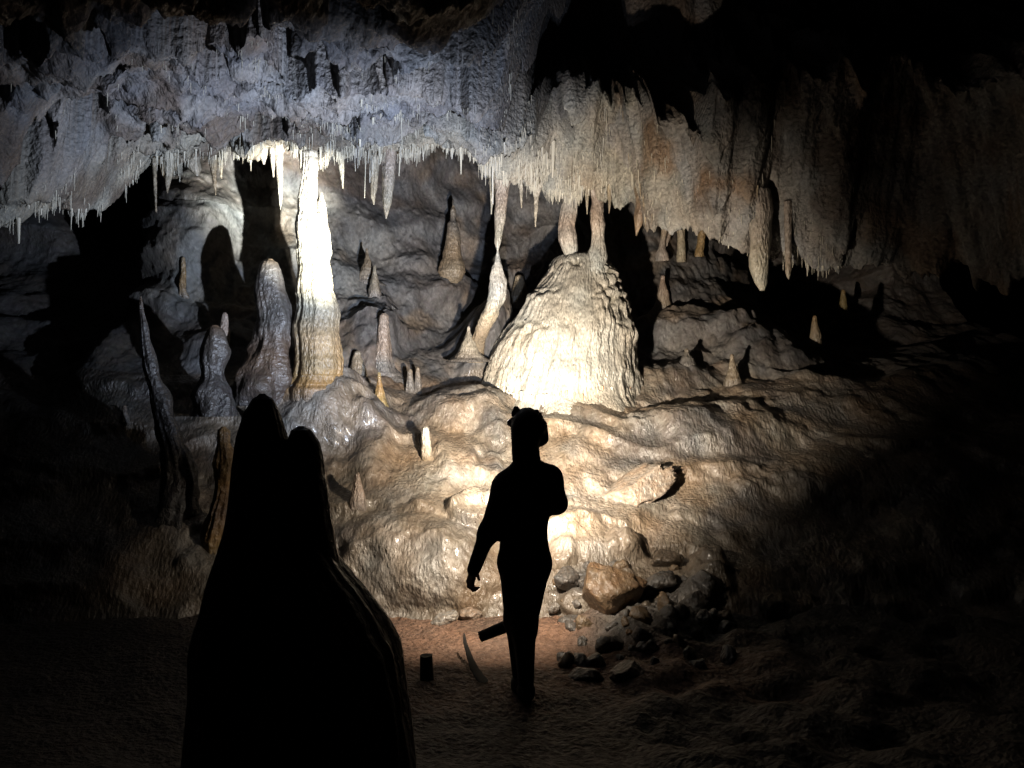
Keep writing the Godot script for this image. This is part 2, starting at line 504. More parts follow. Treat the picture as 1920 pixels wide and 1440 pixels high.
func _ready() -> void:
	rng.seed = 20240
	var cam := Camera3D.new()
	cam.name = "camera"
	cam.fov = 52.0
	cam.near = 0.05
	cam.far = 60.0
	cam.position = EYE
	add_child(cam)
	cam.current = true
	var env := Environment.new()
	env.background_mode = Environment.BG_SKY
	var sky := Sky.new()
	var sm := ProceduralSkyMaterial.new()                 # underground: no daylight reaches this far
	sm.sky_top_color = Color(0.02, 0.02, 0.025)
	sm.sky_horizon_color = Color(0.02, 0.02, 0.025)
	sm.ground_bottom_color = Color(0.02, 0.02, 0.025)
	sm.ground_horizon_color = Color(0.02, 0.02, 0.025)
	sky.sky_material = sm
	env.sky = sky
	env.background_energy_multiplier = 0.02
	env.tonemap_mode = Environment.TONE_MAPPER_LINEAR
	env.tonemap_exposure = 1.0
	env.sdfgi_enabled = true
	env.ssao_enabled = true
	env.ssil_enabled = true
	var we := WorldEnvironment.new()
	we.name = "world"
	we.environment = env
	add_child(we)
	# the two lamps the person carries: a cool head lamp with a hot core, a warm hand lamp
	var cool := Color(0.85, 0.905, 1.0)
	var warm := Color(1.0, 0.935, 0.85)
	spot("head_lamp_spill", HEAD_LAMP, at(600, 365, 7.9), 46.0, 1.0, 45.0, cool, 0.03)
	spot("head_lamp_core", HEAD_LAMP, at(588, 430, 8.0), 11.0, 1.0, 330.0, Color(1.0, 0.99, 0.94), 0.03)
	spot("hand_lamp_spill", HAND_LAMP, at(1060, 710, 8.8), 50.0, 1.0, 74.0, warm, 0.04)
	spot("hand_lamp_core", HAND_LAMP, at(1025, 690, 8.9), 12.0, 1.0, 36.0, Color(1.0, 0.96, 0.89), 0.04)
	spot("hand_lamp_flood", HAND_LAMP, at(915, 1040, 6.8), 64.0, 1.0, 16.0, warm, 0.04)

	make_materials()
	for r in lip_tab:
		var p := at(r[0], r[1], r[2])
		lip_x.append(p.x); lip_d.append(r[2]); lip_y.append(p.y + 0.06); lip_t.append(r[3])
	var lumps := []
	for k in 20:                                          # lumpy rubble frozen into the foot of the slope
		var rr := rng.randf_range(0.07, 0.17)
		lumps.append([rng.randf_range(1030, 1340), rng.randf_range(1010, 1180), rr, rr * 0.7, rr * 2.5, rr * 0.55, 0.35])
	for k in 9:                                           # a row of small pits under a thin crust
		lumps.append([1208 + k * 14.0, 1027 + rng.randf_range(-3, 3), rng.randf_range(0.025, 0.05), 0.03, 0.3, -0.07, 0.5])
	for f in [   # px, py, metres of radius x y z, height, edge softness
			[610, 770, 0.55, 0.42, 0.8, 0.38, 0.8], [700, 620, 0.32, 0.5, 0.9, 0.30, 0.8], [865, 765, 0.50, 0.24, 0.8, 0.20, 0.5], [700, 830, 0.22, 0.35, 0.8, 0.16, 0.7],
			[895, 965, 0.26, 0.14, 0.6, 0.17, 0.25], [775, 1040, 0.62, 0.36, 0.8, 0.20, 0.6], [1290, 612, 0.85, 0.25, 0.9, 0.26, 0.4], [1040, 785, 1.0, 0.2, 0.9, 0.06, 0.7], [905, 655, 0.4, 0.35, 1.0, 0.75, 0.7],
			[1090, 1010, 0.35, 0.2, 0.6, 0.10, 0.5], [1330, 800, 0.8, 0.25, 0.9, 0.18, 0.5], [360, 420, 0.55, 0.7, 1.2, 0.35, 0.7], [850, 545, 0.4, 0.25, 1.2, 0.25, 0.6], [1440, 640, 0.7, 0.35, 1.2, 0.2, 0.6]] + lumps:
		var p := at(f[0], f[1], 5.0)
		var d := 5.2
		while d < 14.0:
			p = at(f[0], f[1], d)
			if d >= wall_base(p.x, p.y): break
			d += 0.05
		feats.append([p, Vector3(f[2], f[3], f[4]), f[5], f[6]])
	build_wall()
	build_floor()
	build_ceiling()
	build_mound()
	build_columns()
	build_stalagmites()
	build_rocks()
	build_person()

func make_materials() -> void:
	na = noise(FastNoiseLite.TYPE_SIMPLEX_SMOOTH, 0.9, 11, 2)
	nb = noise(FastNoiseLite.TYPE_SIMPLEX_SMOOTH, 2.6, 23, 3)
	nc = noise(FastNoiseLite.TYPE_CELLULAR, 1.6, 5)
	nc.cellular_return_type = FastNoiseLite.RETURN_DISTANCE
	ne = noise(FastNoiseLite.TYPE_SIMPLEX_SMOOTH, 1.0, 41)
	var fine := noise_tex(0.012, 3, 6, Color.BLACK, Color.WHITE)
	var crisp := noise_tex(0.016, 13, 6, Color.BLACK, Color.WHITE)
	var grain := noise_tex(0.02, 8, 5, Color(0.62, 0.62, 0.62), Color(1, 1, 1))
	var warmgrain := noise_tex(0.009, 18, 6, Color(0.64, 0.60, 0.56), Color(1, 1, 1))
	var wet := noise_tex(0.01, 28, 4, Color(0.22, 0.22, 0.22), Color(0.75, 0.75, 0.75))
	var dry := noise_tex(0.01, 29, 4, Color(0.55, 0.55, 0.55), Color(0.95, 0.95, 0.95))
	M.slope = rock_mat(0.2, 1.0, Vector3(1.3, 0.7, 1.3), 1.7, crisp, warmgrain, wet)
	M.slope.clearcoat_enabled = true
	M.slope.clearcoat = 0.14
	M.slope.clearcoat_roughness = 0.16
	M.wall = rock_mat(0.4, 1.0, Vector3(0.9, 0.6, 0.9), 1.5, fine, grain, dry)
	M.ceiling = rock_mat(0.6, 1.0, Vector3(1.3, 1.0, 1.3), 2.6, fine, grain, dry)
	M.calcite = rock_mat(0.3, 1.0, Vector3(2.0, 0.8, 2.0), 2.0, fine, grain, wet)
	M.clay = rock_mat(0.6, 1.0, Vector3(1.4, 1.4, 1.4), 3.0, fine, warmgrain, dry)
	M.rock = rock_mat(0.4, 1.0, Vector3(1.6, 1.3, 1.6), 1.5, fine, warmgrain, wet)
	M.straw = plain(Color(0.384, 0.360, 0.298), 0.45)
	M.straw_white = plain(Color(0.409, 0.397, 0.360), 0.4)
	M.straw_tan = plain(Color(0.260, 0.205, 0.136), 0.5)
	M.orange = plain(Color(0.236, 0.124, 0.062), 0.45)

func build_wall() -> void:
	var w := 460
	var ys := []
	var y := -0.35
	while y < 5.5:
		ys.append(y)
		y += 0.0125 if y < 4.3 else 0.05
	var h := ys.size()
	var v := PackedVector3Array(); var c := PackedColorArray()
	var tan := Color(0.30, 0.262, 0.212); var grey := Color(0.20, 0.19, 0.182); var dark := Color(0.095, 0.090, 0.090); var brown := Color(0.12, 0.095, 0.078); var rust := Color(0.27, 0.19, 0.115)
	for j in h:
		for i in w:
			var a := float(i) / (w - 1) * 2.0 - 1.0
			var x := 0.15 + 6.9 * (0.72 * a + 0.28 * a * a * a)
			var yy: float = ys[j]
			var d := wall_base(x, yy)
			var e := wall_base(x, yy + 0.06)
			var g := wall_base(x + 0.08, yy)
			var nrm := Vector3((g - d) / 0.08, (e - d) / 0.06, 1.0).normalized()
			var p := Vector3(x, yy, -d)
			v.append(p + nrm * wall_swell(p))
			# colours of the stone: pale tan flowstone below, dark grey coated rock above, brown and rust where iron stains it
			var u := sstep(1.45, 2.1, yy + 0.5 * na.get_noise_3dv(p * 0.7) + 0.15 * nb.get_noise_3dv(p) - 0.25 * sstep(0.4, 1.2, x) )
			var q := na.get_noise_3dv(p * Vector3(0.9, 1.6, 0.9) + Vector3(3, 0, 7))
			var lowc := tan.lerp(grey.darkened(0.2), sstep(0.0, 0.4, q)).lerp(Color(0.38, 0.35, 0.31), sstep(0.05, 0.4, na.get_noise_3dv(p * 1.4 + Vector3(50, 1, 2))))
			var upc := dark.lerp(brown, sstep(0.05, 0.4, q)).lerp(grey, 0.6 * sstep(0.1, 0.45, -q))
			var col := lowc.lerp(upc, u)
			col = col.lerp(Color(0.25, 0.245, 0.22), 0.85 * u * sstep(0.9, 0.4, Vector2((x + 3.1) / 1.3, (yy - 3.5) / 0.9).length() * 0.7 + 0.3 * q))     # paler patch on the left wall
			col = col.lerp(rust, 0.4 * sstep(0.18, 0.42, na.get_noise_3dv(p * 1.2 + Vector3(20, 4, 0))))
			col = col.lerp(Color(0.022, 0.019, 0.017), 0.75 * sstep(2.9, 4.0, -x + 0.5 * q))      # shade of the far left side, painted into the stone colour
			col = col.lerp(Color(0.04, 0.03, 0.024), 0.8 * sstep(3.0, 4.2, x + 0.5 * q))  # far right side likewise painted dark, standing in for shade
			col = vary(col, p, 0.25)
			c.append(col)
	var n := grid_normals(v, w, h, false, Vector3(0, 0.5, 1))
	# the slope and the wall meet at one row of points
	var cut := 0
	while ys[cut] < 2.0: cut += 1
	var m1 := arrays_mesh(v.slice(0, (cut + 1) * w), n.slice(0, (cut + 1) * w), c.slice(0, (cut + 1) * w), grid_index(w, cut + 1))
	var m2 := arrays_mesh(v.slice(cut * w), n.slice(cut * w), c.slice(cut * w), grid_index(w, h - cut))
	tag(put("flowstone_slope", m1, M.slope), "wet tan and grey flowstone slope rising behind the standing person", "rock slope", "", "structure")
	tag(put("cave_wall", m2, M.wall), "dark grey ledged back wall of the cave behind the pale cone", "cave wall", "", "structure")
	# the rest of the cave: side and rear walls, out of the lamps' reach
	var ww := 90; var hh := 40
	var sv := PackedVector3Array(); var sc := PackedColorArray()
	for j in hh:
		for i in ww:
			var an := lerpf(-0.20, PI + 0.20, float(i) / (ww - 1))
			var yy := lerpf(-0.4, 6.2, float(j) / (hh - 1))
			var p := Vector3(6.75 * cos(an), yy, -5.2 + 9.9 * sin(an))
			p *= Vector3(1, 1, 1)
			var q := 0.5 * na.get_noise_3dv(p * 0.4) + 0.2 * nb.get_noise_3dv(p * 0.5)
			sv.append(p - Vector3(cos(an), 0, sin(an)) * q)
			sc.append(vary(Color(0.12, 0.10, 0.085), p, 0.25))
	tag(put("cave_side_wall", arrays_mesh(sv, grid_normals(sv, ww, hh, false, Vector3(0, 0, -1)), sc, grid_index(ww, hh)), M.wall), "dark side and rear wall of the cave", "cave wall", "", "structure")

func build_floor() -> void:
	var w := 300; var h := 300
	var v := PackedVector3Array(); var c := PackedColorArray()
	for j in h:
		var d := lerpf(-5.4, 7.4, pow(float(j) / (h - 1), 0.6))
		for i in w:
			var a := float(i) / (w - 1) * 2.0 - 1.0
			var x := 6.8 * (0.4 * a + 0.6 * a * a * a)
			var y := floor_at(x, d)
			v.append(Vector3(x, y, -d))
			var p := Vector3(x, 0, d)
			c.append(vary(Color(0.34, 0.20, 0.13).lerp(Color(0.24, 0.15, 0.10), sstep(0.0, 0.4, na.get_noise_3dv(p * 0.9))).lerp(Color(0.19, 0.18, 0.165), sstep(0.35, 0.8, x) * sstep(5.3, 5.7, d)).lerp(Color(0.03, 0.024, 0.019), 0.9 * maxf(sstep(0.9, 1.7, absf(x - 0.3) + 0.3 * na.get_noise_3dv(p)), sstep(4.95, 4.4, d + 0.2 * na.get_noise_3dv(p)))), p, 0.2))  # clay and grey toe; outer and near floor painted dark as shade
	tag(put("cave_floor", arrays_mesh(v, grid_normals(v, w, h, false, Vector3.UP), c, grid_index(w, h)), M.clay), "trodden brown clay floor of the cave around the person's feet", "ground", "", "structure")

func build_ceiling() -> void:
	var w := 560; var h := 380
	var v := PackedVector3Array(); var c := PackedColorArray()
	var pale := Color(0.30, 0.28, 0.27); var lilac := Color(0.20, 0.19, 0.20); var black := Color(0.035, 0.032, 0.032); var brown := Color(0.15, 0.105, 0.075); var cream := Color(0.42, 0.39, 0.32)
	for j in h:
		var t := float(j) / (h - 1)
		var d := lerpf(-5.4, 4.2, t / 0.12) if t < 0.12 else lerpf(4.2, 9.9, (t - 0.12) / 0.88)
		for i in w:
			var a := float(i) / (w - 1) * 2.0 - 1.0
			var x := 0.2 + 6.8 * (0.62 * a + 0.38 * a * a * a)
			var y := ceil_at(x, d)
			var cb := ceil_base(x, d)
			v.append(Vector3(x, y, -d - ceil_back(x, cb.y)))
			var p := Vector3(x, y, d)
			var q := na.get_noise_3dv(p * Vector3(1.2, 1.2, 1.8))
			var col := lilac.lerp(pale, sstep(-0.35, 0.3, q))
			col = col.lerp(cream, sstep(1.3, 0.3, cb.y + 0.4 * q) * (1.0 - 0.6 * sstep(1.0, 2.2, x)))
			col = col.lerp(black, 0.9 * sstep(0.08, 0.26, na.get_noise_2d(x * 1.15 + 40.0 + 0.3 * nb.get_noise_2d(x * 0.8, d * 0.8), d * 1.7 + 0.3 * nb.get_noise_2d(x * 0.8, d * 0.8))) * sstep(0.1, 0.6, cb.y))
			col = col.lerp(brown, 0.8 * sstep(0.0, 0.4, nb.get_noise_3dv(p * 0.45 + Vector3(2, 2, 2))) * sstep(0.6, 1.8, absf(x + 0.2)))
			col = col.lerp(Color(0.30, 0.185, 0.10), 0.65 * sstep(0.08, 0.4, na.get_noise_3dv(p * 1.3 + Vector3(0, 30, 0))) * sstep(0.5, 1.6, x))
			col = col.lerp(Color(0.42, 0.40, 0.38), 0.7 * sstep(0.12, 0.35, na.get_noise_3dv(p * 1.5 + Vector3(30, 0, 0))) * sstep(0.2, 1.2, x))
			col = col.lerp(Color(0.05, 0.043, 0.04), 0.85 * sstep(0.8, 1.5, cb.y + 0.3 * q) * sstep(-0.2, 0.8, x))  # gloom of the dome above the right lip, painted into its colour
			if cb.y < -0.15: col = brown
			c.append(vary(col, p, 0.25))
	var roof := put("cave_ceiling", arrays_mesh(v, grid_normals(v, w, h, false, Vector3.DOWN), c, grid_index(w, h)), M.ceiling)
	tag(roof, "broken cave ceiling with a pale lip bristling with soda straws", "cave ceiling", "", "structure")
	# soda straws: slim tapering tubes; the longest are parts of the ceiling, the countless short ones one part
	var kinds := []
	for k in 3:
		var m := CylinderMesh.new()
		m.top_radius = 1.0
		m.bottom_radius = [0.25, 0.45, 0.12][k]
		m.height = 1.0
		m.radial_segments = 6
		m.rings = 1
		m.cap_top = false
		kinds.append(m)
	var many := []
	var single := 0
	for k in 22000:
		var x := rng.randf_range(-4.4, 3.4)
		if x > 0.55 and rng.randf() < sstep(0.3, 1.3, x) * 0.82: continue
		var s := seat(lip_x, x)
		var front := pow(rng.randf(), 3.2) * 1.3 if k % 4 else rng.randf() * 2.6
		if x < -2.3 and rng.randf() < 0.65: continue
		var d := pick(lip_d, s) - front + rng.randf_range(-0.12, 0.06)
		if nb.get_noise_2d(x * 0.9, d * 1.4) < (-0.15 if front < 0.4 else 0.12): continue
		var y := ceil_at(x, d)
		var fr := ceil_base(x, d).y
		if fr < -0.12 or (x > 0.2 and fr > 0.55): continue
		var bunch := nb.get_noise_2d(x * 1.1 + 70.0, d * 1.1)
		if bunch < rng.randf_range(-0.5, 0.1): continue
		var len := (0.55 + 1.5 * maxf(0.0, bunch)) * (0.04 + 0.12 * pow(rng.randf(), 2.0)) * (1.25 if front < 0.6 else 0.8) * (0.6 if x > 1.6 else 1.0)
		if rng.randf() < 0.03: len *= rng.randf_range(1.4, 2.6)
		var rad := 0.0026 + 0.015 * len * rng.randf_range(0.3, 1.3)
		if rng.randf() < 0.05:
			rad *= rng.randf_range(2.0, 4.0)
			len *= rng.randf_range(0.9, 1.6)
		var tr := Transform3D(Basis.from_euler(Vector3(rng.randf_range(-0.05, 0.05), rng.randf() * 6.0, rng.randf_range(-0.05, 0.05))).scaled_local(Vector3(rad, len, rad)), Vector3(x, y - len * 0.5 + 0.012, -d))
		if len > 0.115 and single < 300 and front < 1.0 and x > -3.2 and x < 2.4:
			single += 1
			var o := put("soda_straw" if single == 1 else "soda_straw_%03d" % (single - 1), kinds[k % 3], [M.straw, M.straw_white, M.straw][k % 3] if x < 1.2 else M.straw_tan, roof)
			o.transform = tr
		else:
			many.append(tr)
	var mm := MultiMesh.new()
	mm.transform_format = MultiMesh.TRANSFORM_3D
	mm.mesh = kinds[1]
	mm.instance_count = many.size()
	for k in many.size(): mm.set_instance_transform(k, many[k])
	var mi := MultiMeshInstance3D.new()
	mi.name = "short_soda_straws"
	mi.multimesh = mm
	mi.material_override = M.straw
	mi.set_meta("kind", "stuff")
	roof.add_child(mi)

func build_mound() -> void:
	# a broad cone of flowstone: knobbly crown, fluted flanks, a fringe of little drips round its foot
	var d := 9.35
	var top := at(1085, 474, d + 0.25)
	var root := base("flowstone_cone", at(1065, 765, d))
	tag(root, "big white knobbly flowstone cone standing in the brightest light", "flowstone")
	var segs := 260; var rows := 200
	var nk := noise(FastNoiseLite.TYPE_CELLULAR, 1.0, 77)
	nk.cellular_return_type = FastNoiseLite.RETURN_DISTANCE
	nk.cellular_jitter = 0.85
	var prof := [[1092, 474, 14], [1092, 481, 42], [1090, 500, 56], [1086, 525, 70], [1080, 555, 85], [1074, 590, 101], [1065, 625, 116], [1056, 660, 130], [1049, 684, 139], [1046, 702, 145], [1043, 718, 154], [1040, 742, 172]]
	var v := PackedVector3Array(); var c := PackedColorArray()
	for j in rows:
		var f := float(j) / (rows - 1) * (prof.size() - 1)
		var i := mini(int(f), prof.size() - 2)
		var g := f - i
		var dd := d + 0.15
		var p := at(lerpf(prof[i][0], prof[i + 1][0], g), lerpf(prof[i][1], prof[i + 1][1], g), dd)
		var r: float = cubic_interpolate(prof[i][2], prof[i + 1][2], prof[maxi(i - 1, 0)][2], prof[mini(i + 2, prof.size() - 1)][2], g) / FOCAL * dd
		var crown := 1.0 - sstep(0.36, 0.70, float(j) / (rows - 1) + 0.25 * na.get_noise_3dv(Vector3(j * 0.012, r, 4)))
		for s in segs:
			var an := TAU * s / segs
			var u := Vector3(cos(an), 0, sin(an))
			var q := p + u * r - Vector3(0, (0.19 * (u.z + 0.15) + 0.10 * nb.get_noise_2d(an * 0.9, 3.0) * absf(u.z)) * sstep(0.35, 0.9, float(j) / (rows - 1)), 0)
			crown = clampf(crown + 0.25 * nb.get_noise_3dv(q * 0.6) * sstep(0.0, 0.3, crown) , 0.0, 1.0)
			var back := fposmod(an + PI / 2.0, TAU)
			var cell := nk.get_noise_2d(back * 5.2 + 0.3 * nb.get_noise_3dv(q), q.y * 9.5 + 0.3 * nb.get_noise_3dv(q + Vector3(5, 5, 5))) + 1.0    # 0 at the heart of a knob
			var k := 0.052 * crown * (0.65 - minf(1.3, 1.7 * cell * cell + 0.35 * cell))
			var fl := ne.get_noise_3dv(Vector3(u.x * 9.0 + 0.5 * nb.get_noise_3dv(q), q.y * 0.9, u.z * 9.0))
			k += (1.0 - 0.75 * crown) * (0.032 * absf(fl) + 0.02 * ne.get_noise_3dv(Vector3(u.x * 22.0, q.y * 1.6, u.z * 22.0)))
			k += 0.12 * na.get_noise_3dv(q * 1.1) + 0.03 * nb.get_noise_3dv(q * 1.2)
			v.append(q + Vector3(u.x, 0.35 * crown, u.z) * k * minf(1.0, r * 6.0) - root.position)
			var col := Color(0.56, 0.53, 0.46).lerp(Color(0.40, 0.37, 0.30), crown * sstep(0.35, 0.7, cell))
			col = col.lerp(Color(0.30, 0.19, 0.09), 0.8 * sstep(0.35, 0.8, u.x + 0.3 * na.get_noise_3dv(q * 1.5)) * sstep(0.0, 0.2, -u.z + 0.1))
			c.append(vary(col, q, 0.16))
	var n := grid_normals(v, segs, rows, true, Vector3.ZERO, true)
	put("cone_body", arrays_mesh(v, n, c, grid_index(segs, rows, true)), M.calcite, root)
	var dm := CylinderMesh.new()
	dm.top_radius = 1.0; dm.bottom_radius = 0.2; dm.height = 1.0; dm.radial_segments = 8; dm.rings = 1
	for k in 46:
		var an := lerpf(0.15, PI - 0.5, (k + rng.randf() * 0.8) / 46.0)
		var r := 0.86 + rng.randf_range(-0.03, 0.03)
		var p := at(1046, 704, d + 0.15) + Vector3(cos(an) * r * 1.1, -0.19 * (sin(an) + 0.15) - 0.10 * nb.get_noise_2d(an * 0.9, 3.0) * sin(an), sin(an) * r * 1.05) - root.position
		var l := rng.randf_range(0.06, 0.2)
		var o := put("drip_fringe" if k == 0 else "drip_fringe_%03d" % k, dm, M.orange if k % 3 and an < 1.7 else M.straw, root)
		o.position = p - Vector3(0, l * 0.35, 0)
		o.scale = Vector3(0.011, l, 0.011) * Vector3(rng.randf_range(0.8, 1.6), 1, 1)

func build_columns() -> void:
	var white := Color(0.66, 0.63, 0.56); var cream := Color(0.56, 0.50, 0.38); var ochre := Color(0.50, 0.33, 0.15); var tan := Color(0.36, 0.28, 0.19); var brown := Color(0.22, 0.15, 0.10); var grey := Color(0.24, 0.22, 0.20); var pinky := Color(0.52, 0.43, 0.36)
	# the tall column left of the middle
	drip("limestone_column", "tall overexposed white column with ochre banded foot left of centre", "column", "", 8.0,
[[583, 262, 30, 0.2], [582, 288, 15], [581, 325, 13], [580, 350, 15], [579, 380, 19], [582, 412, 25], [586, 450, 29], [588, 495, 31], [591, 540, 33], [594, 590, 36], [596, 640, 40], [599, 690, 44], [600, 710, 46], [602, 728, 58], [603, 760, 80, 0.1]],
		[white, white, white, white, white, cream, cream, ochre.lerp(cream, 0.35), ochre, Color(0.48, 0.28, 0.10), grey], {"segs": 90, "rows": 240, "lump": 0.13, "flute": 0.08, "band": 0.03, "seed": 3.0})
	drip("stalagmite", "small white spike hugging the right side of the tall column", "stalagmite", "", 7.95,
		[[603, 362, 2], [602, 380, 7], [602, 410, 11], [604, 440, 15], [606, 470, 18], [606, 500, 12]], [white, white, cream], {"seed": 9.0})
	# hanging stalactites, left to right
	var hung := [
		["long thin yellowish straw stalactite hanging at the far left of the lip", 7.9, [[288, 268, 6], [289, 300, 4], [291, 350, 3], [293, 398, 1.5]], [cream, tan]],
		["blunt yellow stalactite in the cluster left of the dark gap", 7.9, [[305, 262, 14], [306, 290, 12], [309, 325, 8], [312, 338, 2]], [cream, ochre]],
		["yellow stalactite with a low sharp tip right of the thin straw", 7.85, [[318, 262, 15], [317, 300, 11], [315, 335, 6], [314, 362, 1.5]], [cream, cream, tan]],
		["short yellow tooth at the right end of the yellow cluster", 7.95, [[331, 264, 10], [331, 285, 8], [329, 310, 4], [329, 322, 1]], [cream, ochre]],
		["pale broad stalactite with ragged end beside the yellow cluster", 8.0, [[356, 262, 20], [358, 290, 17], [366, 315, 12], [370, 330, 3]], [white, cream]],
		["cream stalactite with a needle tip over the grey boss", 7.9, [[398, 262, 13], [399, 290, 10], [402, 325, 5], [404, 366, 1.5]], [cream, tan]],
		["short cream tooth right of the needle tipped stalactite", 7.95, [[412, 268, 8], [413, 300, 6], [415, 335, 1.5]], [cream, cream]],
		["overexposed stubby white tooth left of the long spike", 8.0, [[492, 258, 14], [493, 280, 11], [495, 308, 2]], [white, white]],
		["thin overexposed white needle next to the long spike", 7.95, [[511, 262, 8], [512, 295, 5], [513, 332, 1.2]], [white, white]],
		["long overexposed white spike left of the tall column", 7.9, [[524, 258, 12], [524, 290, 8], [525, 330, 6], [526, 365, 4], [526, 394, 1]], [white, white, cream]],
		["single slim stalactite between the tall column and the cream pair", 8.0, [[633, 268, 12], [638, 295, 7], [641, 325, 4], [643, 354, 1]], [white, cream]],
		["narrower left stalactite of the cream pair", 7.95, [[705, 272, 11], [704, 310, 8], [702, 350, 6], [700, 370, 4], [701, 384, 1]], [pinky, cream, cream]],
		["widest and lowest cream stalactite of the pair with a rusty streak", 7.9, [[729, 270, 16], [728, 310, 13], [727, 350, 11], [726, 380, 9], [725, 396, 5], [724, 410, 1]], [pinky, pinky, cream, cream]],
		["slim pointed stalactite just left of the touching stalactite", 8.1, [[921, 318, 7], [922, 345, 5], [922, 375, 3], [921, 402, 1]], [cream, cream]],
		["thin straw right of the touching stalactite", 8.1, [[977, 340, 4], [977, 362, 3], [978, 390, 1]], [white, cream]],
		["lone medium stalactite with a fine point left of the twin columns", 8.1, [[1006, 338, 13], [1005, 365, 6], [1005, 395, 4], [1004, 426, 1]], [white, cream]],
		["short straw in the gap between the twin columns", 8.1, [[1101, 364, 4], [1101, 385, 2], [1101, 402, 1]], [cream, cream]],
		["short straw right of the twin columns", 8.1, [[1143, 366, 4], [1143, 385, 2.5], [1142, 400, 1]], [cream, tan]],
		["brown fin shaped drape with a pointed tip on the right lip", 8.5, [[1216, 350, 26], [1208, 380, 18], [1198, 410, 10], [1193, 442, 1.5]], [tan, brown, tan]],
		["broad pale drape stalactite with a blunt end far right", 7.7, [[1424, 446, 20], [1422, 470, 19], [1422, 500, 17], [1428, 530, 12], [1430, 545, 5]], [pinky, cream, cream]],
		["tiny pale tooth in the dark gap right of the broad drape", 7.7, [[1478, 480, 6], [1478, 500, 6], [1478, 516, 4], [1479, 524, 1]], [pinky, cream]]]
	for k in hung.size():
		var e = hung[k]
		drip("stalactite", e[0], "stalactite", "stalactites hanging from the ceiling lip", lip_depth(e[2][0][0]) + (e[1] - 8.1) * 0.4, e[2], e[3], {"hang": true, "anchor": true, "segs": 18, "rows": 46, "lump": 0.10, "flute": 0.14, "seed": k * 3.7})
	# stalactite and stalagmite that touch
	drip("stalactite", "long cream stalactite whose tip touches the stalagmite below", "stalactite", "stalactites hanging from the ceiling lip", 8.9,
		[[942, 322, 20], [941, 350, 13], [940, 380, 11], [938, 410, 10], [935, 435, 8], [933, 455, 6], [933, 468, 2], [933, 474, 1]], [white, pinky, cream, white], {"hang": true, "anchor": true, "segs": 28, "rows": 80, "flute": 0.12, "seed": 61.0})
	drip("stalagmite", "white spindle stalagmite under the touching stalactite tip", "stalagmite", "", 8.9,
		[[933, 470, 1.5], [933, 482, 4], [933, 500, 9], [933, 525, 16], [930, 548, 18], [926, 570, 16], [918, 592, 15], [908, 610, 14, 0.1], [901, 630, 13, 0.2], [896, 650, 14, 0.35], [892, 680, 16, 0.5]], [white, white, white, cream, tan, tan], {"segs": 36, "rows": 90, "lump": 0.14, "flute": 0.1, "seed": 71.0})
	drip("limestone_column", "thicker left one of the twin columns with a ragged lower end", "column", "twin columns above the cone", 9.35,
		[[1070, 345, 26], [1070, 370, 15], [1068, 395, 14], [1064, 425, 16], [1064, 450, 18], [1067, 468, 17], [1068, 478, 12], [1069, 492, 7]], [pinky, white, pinky, white, white], {"segs": 44, "rows": 90, "lump": 0.16, "flute": 0.14, "anchor": true, "seed": 81.0})
	drip("limestone_column", "slimmer right one of the twin columns joined to the cone", "column", "twin columns above the cone", 9.3,
		[[1122, 348, 24], [1121, 375, 11], [1119, 400, 11], [1120, 425, 13], [1121, 445, 12], [1121, 462, 14], [1120, 480, 19], [1117, 505, 25], [1114, 530, 34, 0.05]], [pinky, pinky, white, white], {"segs": 44, "rows": 90, "lump": 0.16, "flute": 0.10, "anchor": true, "seed": 91.0})
	drip("limestone_column", "slender pale column with a flared foot under the right lip", "column", "small columns under the right lip", hit(1240, 488) - 0.05,
		[[1250, 385, 16], [1252, 405, 9], [1247, 430, 6], [1243, 450, 5], [1241, 465, 7], [1240, 478, 12], [1240, 490, 14]], [pinky, cream, pinky, pinky], {"segs": 28, "rows": 60, "anchor": true, "seed": 101.0})
	drip("limestone_column", "leaning pale strut beside the slender column under the right lip", "column", "small columns under the right lip", hit(1240, 488) - 0.05,
		[[1278, 395, 9], [1268, 410, 6], [1258, 428, 4], [1252, 450, 3], [1250, 462, 1]], [pinky, pinky], {"segs": 20, "rows": 40, "anchor": true, "seed": 104.0})
	drip("limestone_column", "stout cream column middle one under the right lip", "column", "small columns under the right lip", hit(1277, 490) - 0.05,
		[[1276, 400, 20], [1277, 425, 10], [1277, 445, 7], [1277, 462, 7], [1277, 478, 8], [1277, 492, 10]], [pinky, cream, cream], {"segs": 28, "rows": 50, "anchor": true, "seed": 107.0})
	drip("limestone_column", "short orange column rightmost under the right lip", "column", "small columns under the right lip", hit(1312, 480) - 0.05,
		[[1318, 418, 14], [1317, 435, 8], [1315, 455, 7], [1312, 470, 8], [1312, 482, 9]], [tan, ochre, ochre], {"segs": 28, "rows": 40, "anchor": true, "seed": 109.0})

